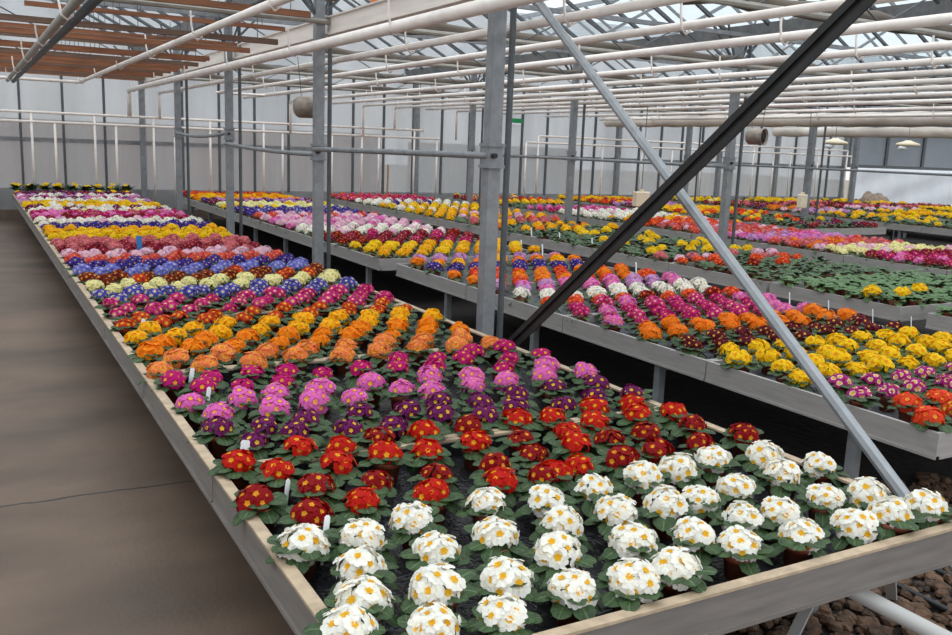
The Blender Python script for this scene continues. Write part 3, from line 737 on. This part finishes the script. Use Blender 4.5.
# plant positions surveyed on the bench (x across, y along), row by row
RAW = {
 'white': ([.58,.62,.64,.7,.74,.76,.81,.88,.88,.92,.96,1.05,1.07,1.13,1.13,1.2,1.23,1.3,1.33,1.33,1.41,1.46,1.5,1.56,1.56,1.64,1.7,1.7,1.74,1.77,1.82,1.85,1.93,1.93,2.,2.02,2.07,2.1,2.13,2.21,2.22],
           [1.49,1.88,1.57,1.7,1.43,1.86,1.55,1.4,1.72,1.9,1.54,1.72,1.44,1.57,1.91,1.4,1.72,1.88,1.41,1.56,1.71,1.88,1.52,1.44,1.71,1.91,1.72,1.57,1.42,1.9,1.56,1.74,1.41,1.92,1.57,1.73,1.4,1.89,1.54,1.39,1.76]),
 'red': ([.61,.62,.69,.71,.77,.82,.84,.86,.93,.94,1.03,1.04,1.08,1.11,1.17,1.24,1.25,1.3,1.34,1.38,1.42,1.42,1.46,1.51,1.54,1.6,1.61,1.67,1.69,1.72,1.75,1.82,1.82,1.92,1.93,2.02,2.03,2.11,2.11,2.18,2.22],
         [2.17,2.46,2.02,2.35,2.18,2.52,2.05,2.32,2.19,2.49,2.02,2.35,2.52,2.16,2.34,2.05,2.51,2.15,2.35,2.04,2.52,2.04,2.2,2.36,2.06,2.52,2.2,2.04,2.36,2.49,2.2,2.36,2.05,2.22,2.53,2.06,2.39,2.52,2.22,2.38,2.08]),
 'purple': ([.65,.72,.79,.87,.94,1.02,1.13,1.16,1.29,1.36,1.44,1.5,1.56,1.66,1.76,1.86,1.95,2.02,2.12,2.21],
            [2.78,2.63,2.77,2.65,2.78,2.63,2.78,2.61,2.74,2.64,2.79,2.59,2.71,2.62,2.78,2.62,2.81,2.64,2.79,2.65]),
 'pink': ([.63,.69,.8,.87,.94,1.03,1.11,1.18,1.31,1.38,1.49,1.57,1.68,1.74,1.83,2.02,2.12,2.22],
          [3.11,2.95,3.11,2.94,3.12,2.95,3.12,2.97,3.12,3.01,2.96,3.15,2.98,3.12,2.97,2.98,3.14,2.99]),
 'magenta': ([.63,.71,.77,.86,.93,1.,1.07,1.19,1.37,1.51,1.57,1.66,1.75,1.83,1.91,1.94,2.04,2.13,2.22],
             [3.44,3.29,3.44,3.26,3.46,3.27,3.41,3.34,3.37,3.33,3.44,3.28,3.43,3.35,3.15,3.47,3.29,3.49,3.33]),
}
rp = random.Random(11)
plants = []      # x, y, bench, variety, row key
for kind, (xs_, ys_) in RAW.items():
    for x, y in zip(xs_, ys_):
        if kind == 'white': row = int(round((y-1.41)/.158)); var = 'white'
        elif kind == 'red':
            row = int(round((y-2.05)/.157)); var = 'darkred' if row < 2 else 'scarlet'
            if rp.random() < .2: var = 'scarlet' if var == 'darkred' else 'darkred'
        else: row = 0 if y < {'purple': 2.7, 'pink': 3.06, 'magenta': 3.36}[kind] else 1; var = kind
        if kind == 'white': y = max(y, 1.405)
        plants.append([x*S_, y*S_, 'front bench', var, (kind, row)])
def bands(table, y, r):
    for ymax, opts in table:
        if y < ymax:
            if isinstance(opts, str): return opts
            t = r.random()*sum(w for _, w in opts)
            for nme, w in opts:
                t -= w
                if t <= 0: return nme
            return opts[-1][0]
    return None
def fill(bench, x0, x1, y0, y1, table, px=.2, py=.168, jit=.012):
    y = y0; n = 0
    while y < y1:
        nx_ = int((x1-x0)/px+1e-6)+1; off = (n % 2)*px*.5
        for i in range(nx_):
            x = x0+off+i*px
            if x > x1+.01: continue
            xx, yy = x+rp.uniform(-jit, jit), y+rp.uniform(-jit, jit)
            var = bands(table, y, rp)
            if var: plants.append([min(max(xx, x0), x1), yy, bench, var, (bench, n)])
        y += py; n += 1
T1 = [(4.08, 'peach'), (4.42, 'dorange'), (4.76, 'gold'), (5.1, 'orred'), (5.62, [('hot', 5), ('magenta', 2)]), (5.95, 'blueeye'), (6.35, 'cream'), (6.68, [('brown', 4), ('orred', 1)]), (7.02, 'lav'), (7.35, 'viol'), (7.68, 'coral'), (8.0, 'lpink'),
      (8.45, [('crim', 6), ('salmon', 2)]), (8.95, 'salmon'), (9.55, 'yel'), (10.05, [('gold', 3), ('yel', 1)]), (10.45, [('viol', 1)]), (10.95, [('white', 5), ('lpink', 1)]), (11.5, [('magenta', 3), ('crim', 2), ('pink', 1)]), (12.1, [('magenta', 2), ('pink', 3), ('salmon', 1)]),
      (12.8, [('white', 3), ('purple', 3), ('cream', 1)]), (13.9, [('yel', 5), ('gold', 2), ('white', 1)]), (14.3, [('white', 2), ('lilac', 1)]), (14.9, [('purple', 3), ('pink', 2)]), (15.4, [('white', 3), ('lilac', 2)]), (15.85, [('purple', 3), ('crim', 2)]), (16.3, [('yel', 1), ('purple', 1)])]
fill('front bench', .665, 2.35, 3.86, 16.1, T1)
T2 = [(2.32, [('vermil', 4), ('orred', 2)]), (2.68, 'magw'), (3.42, 'yel'), (3.75, 'maroon'), (4.02, 'orange'), (4.62, [('magenta', 4), ('pink', 2), ('hot', 2)]), (4.92, [('vermil', 3), ('darkred', 2)]), (5.28, 'white'), (5.58, [('pink', 3), ('lilac', 1)]), (6.15, [('vermil', 4), ('orange', 2)]), (6.55, [('viol', 4)]),
      (6.8, [('orange', 1), ('gold', 1)]), (7.2, 'lilac'), (8.15, [('gold', 4), ('yel', 2)]), (9.25, [('crim', 3), ('darkred', 2), ('magenta', 1)]), (10.1, [('white', 4), ('lpink', 2)]), (11.3, [('lpink', 5), ('pink', 2)]), (11.8, [('coral', 1), ('lpink', 1)]), (12.7, [('viol', 3), ('blueeye', 1)]),
      (13.8, [('cream', 5), ('yel', 1)]), (14.6, [('purple', 2), ('lilac', 2), ('viol', 1)]), (15.8, [('gold', 3), ('yel', 2), ('orange', 1)]), (17, [('vermil', 3), ('orange', 2), ('crim', 2)])]
fill('second bench', 3.24, 4.90, 2.09, 7.0, T2)
fill('second bench', 3.22, 4.88, 7.46, 16.2, T2)
# leafier benches: some plants not in flower ('' -> leaves only)
T3 = [(5.9, [('leafy', 1)]), (6.5, [('vermil', 3), ('leafy', 4), ('darkred', 1)]), (6.9, [('lpink', 2), ('salmon', 2), ('leafy', 5)]), (8.3, [('yel', 2), ('leafy', 8)]), (9.3, [('leafy', 5), ('yel', 1)]), (10.4, [('gold', 3), ('leafy', 7), ('orange', 1)]), (11.1, [('salmon', 3), ('leafy', 3), ('vermil', 1)]),
      (12.3, [('gold', 3), ('lpink', 1), ('leafy', 2)]), (13.6, [('yel', 4), ('white', 2), ('gold', 2)]), (14.6, [('white', 5), ('viol', 1)]), (17, [('magenta', 3), ('coral', 2), ('hot', 2)])]
fill('third bench', 5.82, 7.48, 5.38, 16.2, T3, .19, .17)
T4 = [(6.5, [('crim', 3), ('magenta', 2), ('pink', 1)]), (7.15, [('cream', 5), ('lpink', 1)]), (7.7, [('salmon', 3), ('coral', 2), ('orange', 1)]), (8.5, [('lilac', 3), ('pink', 3), ('salmon', 1)]), (9.8, [('coral', 4), ('salmon', 3), ('lpink', 1)]), (10.6, [('vermil', 3), ('gold', 2), ('lpink', 1)]), (11.3, [('gold', 2), ('white', 2), ('leafy', 2)]), (12.3, [('white', 5), ('lpink', 1)]),
      (13.3, [('magenta', 4), ('pink', 3)]), (14.0, [('leafy', 1)]), (15.0, [('gold', 4), ('yel', 2), ('leafy', 1)]), (16.0, [('vermil', 3), ('crim', 2), ('cream', 1), ('leafy', 1)]), (17, [('yel', 1), ('maroon', 2), ('leafy', 3)])]
fill('fourth bench', 8.39, 10.05, 4.3, 16.2, T4, .19, .17)
T5 = [(10.3, [('leafy', 6), ('purple', 2), ('crim', 1)]), (11.6, [('leafy', 5), ('vermil', 1), ('yel', 1)]), (12.6, [('vermil', 2), ('gold', 2), ('leafy', 2)]), (13.6, [('yel', 4), ('gold', 2), ('leafy', 1)]), (14.4, [('lilac', 2), ('purple', 1), ('leafy', 1)]), (15.3, [('vermil', 3), ('crim', 2), ('gold', 1)]), (17, [('yel', 3), ('gold', 2), ('orange', 1)])]
fill('fifth bench', 10.97, 12.68, 9.5, 16.2, T5, .2, .19)
T6 = [(10.6, [('leafy', 6), ('yel', 1)]), (12, [('yel', 2), ('gold', 2), ('leafy', 5)]), (12.8, [('lpink', 2), ('lilac', 2), ('leafy', 2)]), (13.8, [('leafy', 3), ('orange', 2), ('purple', 1)]), (14.8, [('crim', 2), ('maroon', 2), ('salmon', 2)]), (17, [('yel', 3), ('cream', 1), ('leafy', 4)])]
fill('sixth bench', 13.92, 15.58, 8.3, 16.2, T6, .2, .19)
fill('seventh bench', 16.47, 18.13, 8.9, 16.2, [(12.5, [('yel', 2), ('gold', 2), ('leafy', 5)]), (13.4, [('lpink', 2), ('leafy', 2)]), (15, [('salmon', 3), ('crim', 2), ('maroon', 1)]), (17, [('yel', 3), ('leafy', 1)])], .2, .19)
fill('eighth bench', 19.02, 20.68, 10.3, 16.2, [(13.4, [('leafy', 2), ('yel', 3)]), (14.4, [('maroon', 2), ('salmon', 2)]), (17, [('leafy', 2), ('yel', 2)])], .2, .19)

inview = []
for p in plants:
    u, v_, c = pix(p[0], p[1], -.96)
    p.append((u, v_, c)); p.append(-12 < u < 964 and -10 < v_ < 650 and c > 0)
flowering = [p for p in plants if p[3] != 'leafy']
# ordinal within its row, and row number within its colour on that bench
rows = {}
for p in flowering:
    rows.setdefault((p[2], p[4]), []).append(p)
rowvar = {}
for key, ps in rows.items():
    ps.sort(key=lambda q: q[0]); ym = sum(q[1] for q in ps)/len(ps)
    for i, q in enumerate(ps): q.append(i)
    cnt = {}
    for q in ps: cnt[q[3]] = cnt.get(q[3], 0)+1
    rowvar.setdefault(key[0], []).append((ym, key))
rownum = {}
for bch, lst in rowvar.items():
    lst.sort()
    for i, (ym, key) in enumerate(lst): rownum[key] = i
near = sorted([p for p in flowering if p[6]], key=lambda p: p[5][2])[:300]
nearset = set(id(p) for p in near)
def place(var, x, y, label, group):
    ds = domes_for(var); i = rp.randrange(NV)
    r = link('potted_primrose', None, None, W(x, y, BED)); r.empty_display_size = .05
    r.rotation_euler = (rp.uniform(-.06, .06)*0, 0, rp.uniform(0, 6.28)); s = rp.uniform(.93, 1.08)
    r.scale = (s, s, s)
    pt = link('pot', potme, r); link('soil', soilme, pt)
    link('foliage', fol[rp.randrange(NV)], r, (0, 0, 0))
    fl = link('flower_cluster', ds[i], r, (rp.uniform(-.006, .006), rp.uniform(-.006, .006), rp.uniform(-.006, .006))); fl.rotation_euler = (rp.uniform(-.12, .12), rp.uniform(-.12, .12), rp.uniform(0, 6.28))
    return tag(r, label, 'potted plant', group)
TENS = {20: 'twentieth', 30: 'thirtieth', 40: 'fortieth', 50: 'fiftieth'}
CARD = {20: 'twenty', 30: 'thirty', 40: 'forty', 50: 'fifty'}
def ordw(n):         # 0-based
    n += 1
    if n <= 20: return ORD1[n-1]
    if n % 10 == 0: return TENS[n]
    return CARD[n//10*10]+'-'+ORD1[n % 10-1]
for p in near:
    rn = rownum[(p[2], p[4])]
    lab = f'{V[p[3]][3]} in brown pot, {ordw(p[7])} from left in {"nearest" if rn == 0 else ordw(rn)} row of {p[2]}'
    place(p[3], p[0], p[1], lab, f'{V[p[3]][4]} primroses on the {p[2]}')

# all other primroses farther back as one mass, built with numpy from templates
def template(mb):
    co = np.array([tuple(v) for v in mb.v], dtype=np.float32)
    lt = np.array([len(f) for f in mb.f], dtype=np.int32)
    li = np.array([i for f in mb.f for i in f], dtype=np.int32)
    return co, lt, li, np.array(mb.m, dtype=np.int32)
def tpl(lod, i):
    rng = random.Random(500+i+lod*50)
    nf = 17 if lod == 1 else 9
    d = template(dome(rng, 1, nf, .058, .044, .096, .0245 if lod == 1 else .036, 97))
    fo = foliage(rng, 1, 9 if lod == 1 else 7, .10, .056 if lod == 1 else .07, .070)
    pm = MB(); pm.lathe([(.034, 0), (.045, .06), (.047, .075)], 8)
    return d, template(fo), template(pm)
def tpl_leafy(i):
    rng = random.Random(900+i); fo = foliage(rng, 1, 14, .11, .062, .072, .55); pm = MB(); pm.lathe([(.034, 0), (.045, .06), (.047, .075)], 8)
    return template(fo), template(pm)
T_ = {1: [tpl(1, i) for i in range(6)], 2: [tpl(2, i) for i in range(6)]}
TL = [tpl_leafy(i) for i in range(6)]
vlist = list(V); mats_ = [M['leaf_far'], M['pot'], M['leaf_blue']]; vidx = {}
for v_ in vlist:
    vidx[v_] = len(mats_); mats_ += [M[v_+'_petal'], M[v_+'_ring'], M[v_+'_eye']]
chunks = []
def put(tp, R, s, loc, mmap):
    co, lt, li, m_ = tp
    chunks.append(((co @ R.T)*s+loc, lt, li, mmap(m_)))
rest = [p for p in plants if id(p) not in nearset]
for p in rest:
    if not (-60 < p[5][0] < 1010): continue
    a = rp.uniform(0, 6.28); R = np.array([[math.cos(a), -math.sin(a), 0], [math.sin(a), math.cos(a), 0], [0, 0, 1]], dtype=np.float32)
    s = rp.uniform(.9, 1.12); loc = np.array(tuple(W(p[0], p[1], BED)), dtype=np.float32)
    if p[3] == 'leafy':
        fo, po = TL[rp.randrange(6)]
        put(fo, R, s, loc, lambda m_: m_*0); put(po, R, s, loc, lambda m_: m_*0+1)
        continue
    lod = 1 if p[5][2] < 9.5 else 2
    d, fo, po = T_[lod][rp.randrange(6)]; k = vidx[p[3]]
    put(d, R, s, loc, lambda m_, k=k: m_+k); put(fo, R, s, loc, lambda m_: m_*0); put(po, R, s, loc, lambda m_: m_*0+1)
org = np.array(tuple(W(6, 9, BED)), dtype=np.float32)
co = np.concatenate([c[0] for c in chunks])-org
lt = np.concatenate([c[1] for c in chunks])
offs = np.cumsum([0]+[len(c[0]) for c in chunks[:-1]])
li = np.concatenate([c[2]+o_ for c, o_ in zip(chunks, offs)]).astype(np.int32)
mi = np.concatenate([c[3] for c in chunks]).astype(np.int32)
me = bpy.data.meshes.new('massed_primroses')
me.vertices.add(len(co)); me.vertices.foreach_set('co', co.astype(np.float32).ravel())
me.loops.add(len(li)); me.loops.foreach_set('vertex_index', li)
me.polygons.add(len(lt)); me.polygons.foreach_set('loop_start', (np.cumsum(lt)-lt).astype(np.int32))
for m_ in mats_: me.materials.append(m_)
me.polygons.foreach_set('material_index', mi)
me.update(calc_edges=True)
mo = link('massed_primroses', me, None, tuple(org))
tag(mo, 'massed potted primroses in colour rows filling the benches farther back', 'potted plants', kind='stuff')

# leafy green plants not in flower on the third bench
rl = random.Random(21)
lm = []
for i in range(5):
    rng = random.Random(300+i); mb = foliage(rng, 0, 15, .105, .058, .070, .55)
    o0 = len(mb.f); mb.lathe([(.034, 0), (.043, .058), (.0475, POTH)], 10, 2)
    lm.append(mb.mesh('leafy_plant', [M['leaf_blue'], M['leaf_rib'], M['pot']], smooth=True))
def leafy(x, y, yellow=False):
    o = link('leafy_plant', lm[rl.randrange(5)], None, W(x, y, BED)); o.rotation_euler = (0, 0, rl.uniform(0, 6.28)); s = rl.uniform(.95, 1.2); o.scale = (s, s, s*rl.uniform(1, 1.25))
    return o
y = 4.14; n = 0
while y < 5.2:
    for i in range(9):
        x = 5.83+.095*(n % 2)+i*.19
        if x < 7.5: tag(leafy(x+rl.uniform(-.02, .02), y+rl.uniform(-.02, .02)), 'leafy green primrose not yet in flower, packed on the third bench tray', 'potted plant', 'leafy green plants on the third bench')
    y += .16; n += 1
ylab = ['pale yellow primrose at the near edge of the leafy green tray, left one', 'pale yellow primrose among the leafy green plants, middle of three', 'pale yellow primrose beside the right end of the leafy green tray']
for (x, y), lab in zip([(5.84, 4.36), (6.02, 4.24), (6.36, 4.33)], ylab): 
    t = place('yel', x, y, lab, None)
    t.scale = (1.15, 1.15, 1.25)
for i in range(4):
    for j in range(7):
        tag(leafy(5.82+.2*i+.02*j % .05, 3.74-.17*j), 'leafy green primrose on the tray at the right picture edge', 'potted plant', 'leafy green plants at the right edge')
# tall green plants with yellow buds on the far end of the front bench
bud = random.Random(5)
for i in range(9):
    x = .66+i*.205; y = 16.27
    mb = foliage(bud, 1, 18, .19, .085, .10, 1.0); mb.lathe([(.034, 0), (.045, .06), (.047, .075)], 8, 1)
    for k in range(3 if i % 3 else 5):
        a = bud.uniform(0, 6.28); r = bud.uniform(.0, .07); c = Vector((r*math.cos(a), r*math.sin(a), bud.uniform(.16, .23)))
        mb.tube([Vector((0, 0, .08)), c], .004, 5, 0); v, f, m_ = petals(bud, .035, 1); mb.add(orient(v, c, Vector((0, -.5, .8)).normalized()), f, [q+2 for q in m_])
    o = link('tall_green_plant', mb.mesh('tall_green_plant', [M['leaf'], M['pot'], M['yel_petal'], M['yel_ring'], M['yel_eye']]), None, W(x, y, BED)); o.scale = (1.15, 1.15, 1.1)
    tag(o, f'tall green plant with yellow blooms at the front bench far end, {ORD1[i]} from left', 'potted plant', 'tall green plants at the far bench end')

# plant tags
def ptag(x, y, label, rz, m='tag', h=.15, w=.02, tilt=.25):
    mb = MB(); mb.add([(-w/2, -.0008, 0.0), (-.004, -.0008, -.06+.0), (.004, -.0008, -.06), (w/2, -.0008, 0), (w/2, -.0008, h-.006), (w/2-.006, -.0008, h), (-w/2+.006, -.0008, h), (-w/2, -.0008, h-.006),
                        (-w/2, .0008, 0.0), (-.004, .0008, -.06), (.004, .0008, -.06), (w/2, .0008, 0), (w/2, .0008, h-.006), (w/2-.006, .0008, h), (-w/2+.006, .0008, h), (-w/2, .0008, h-.006)],
                       [list(range(8)), list(range(15, 7, -1))]+[[i, (i+8), (i+1) % 8+8, (i+1) % 8] for i in range(8)])
    o = link('plant_tag', mb.mesh('plant_tag', [M[m]]), None, W(x, y, BED)+Vector((0, 0, .062))); o.rotation_euler = (-.12, tilt, rz)
    return tag(o, label, 'plant tag', 'plant tags' if m == 'tag' else None)
for (x, y, lab, w, h) in [(.715, 2.74, 'white tag tucked behind the leftmost dark red primrose', .036, .06), (.735, 2.36, 'white tag standing in the dark red primroses at the left', .016, .06), (.735, 2.04, 'white tag behind the lone white primrose at the left edge', .02, .075),
                    (.755, 3.72, 'white tag beside the leftmost magenta primrose', .022, .065), (.75, 3.40, 'white tag beside the leftmost light pink primrose', .02, .065), (.74, 4.83, 'white tag beside the leftmost golden primrose', .024, .07)]:
    ptag(x, y, lab, .35, h=h, w=w)
for (x, y, lab) in [(4.93, 4.32, 'white tag at the back edge beside the red rows, second bench'), (4.93, 3.99, 'white tag at the back edge beside the orange row, second bench'), (4.93, 3.65, 'white tag at the back edge behind the orange primroses, second bench'), (4.93, 3.38, 'white tag at the back edge behind the maroon row, second bench'),
                    (4.87, 7.75, 'tall white tag behind the gold primroses just right of the nearest column'), (4.87, 7.36, 'second tall white tag behind the gold primroses, right of the nearest column'), (4.92, 6.48, 'white tag behind the lilac primroses, second bench'), (4.92, 5.98, 'white tag behind the vermilion primroses, second bench'),
                    (5.80, 9.02, 'white tag at the front edge of the third bench, left one'), (5.80, 8.43, 'white tag at the front edge of the third bench, second from left'), (5.80, 7.81, 'white tag at the front edge of the third bench, third from left')]:
    ptag(x, y, lab, .5, h=.105, w=.03, tilt=.06)
ptag(1.24, 8.05, 'bright blue tag standing in the dark red and salmon rows of the front bench', .4, 'blue', .17, .055, .0)

# ------------------------------------------------------------------ sky
w = bpy.data.worlds.new('overcast_sky'); scn.world = w; w.use_nodes = True
nt = w.node_tree; bg = nt.nodes['Background']
tc = nt.nodes.new('ShaderNodeTexCoord'); sp = nt.nodes.new('ShaderNodeSeparateXYZ'); nt.links.new(tc.outputs['Generated'], sp.inputs[0])
mr = nt.nodes.new('ShaderNodeMapRange'); mr.inputs[1].default_value = 0; mr.inputs[2].default_value = 1; mr.inputs[3].default_value = .80; mr.inputs[4].default_value = 2.2
nt.links.new(sp.outputs[2], mr.inputs[0])
ns = nt.nodes.new('ShaderNodeTexNoise'); ns.inputs['Scale'].default_value = 3.; ns.inputs['Detail'].default_value = 5
nt.links.new(tc.outputs['Generated'], ns.inputs['Vector'])
cr = nt.nodes.new('ShaderNodeValToRGB'); cr.color_ramp.elements[0].position = .35; cr.color_ramp.elements[1].position = .65
cr.color_ramp.elements[0].color = (.80, .86, .93, 1); cr.color_ramp.elements[1].color = (1.0, 1.0, 1.0, 1)
nt.links.new(ns.outputs['Fac'], cr.inputs[0]); nt.links.new(cr.outputs[0], bg.inputs[0]); nt.links.new(mr.outputs[0], bg.inputs[1])

vs_ = scn.view_settings
vs_.view_transform = 'Standard'; vs_.look = 'None'; vs_.gamma = 1; vs_.use_curve_mapping = False; vs_.exposure = .34
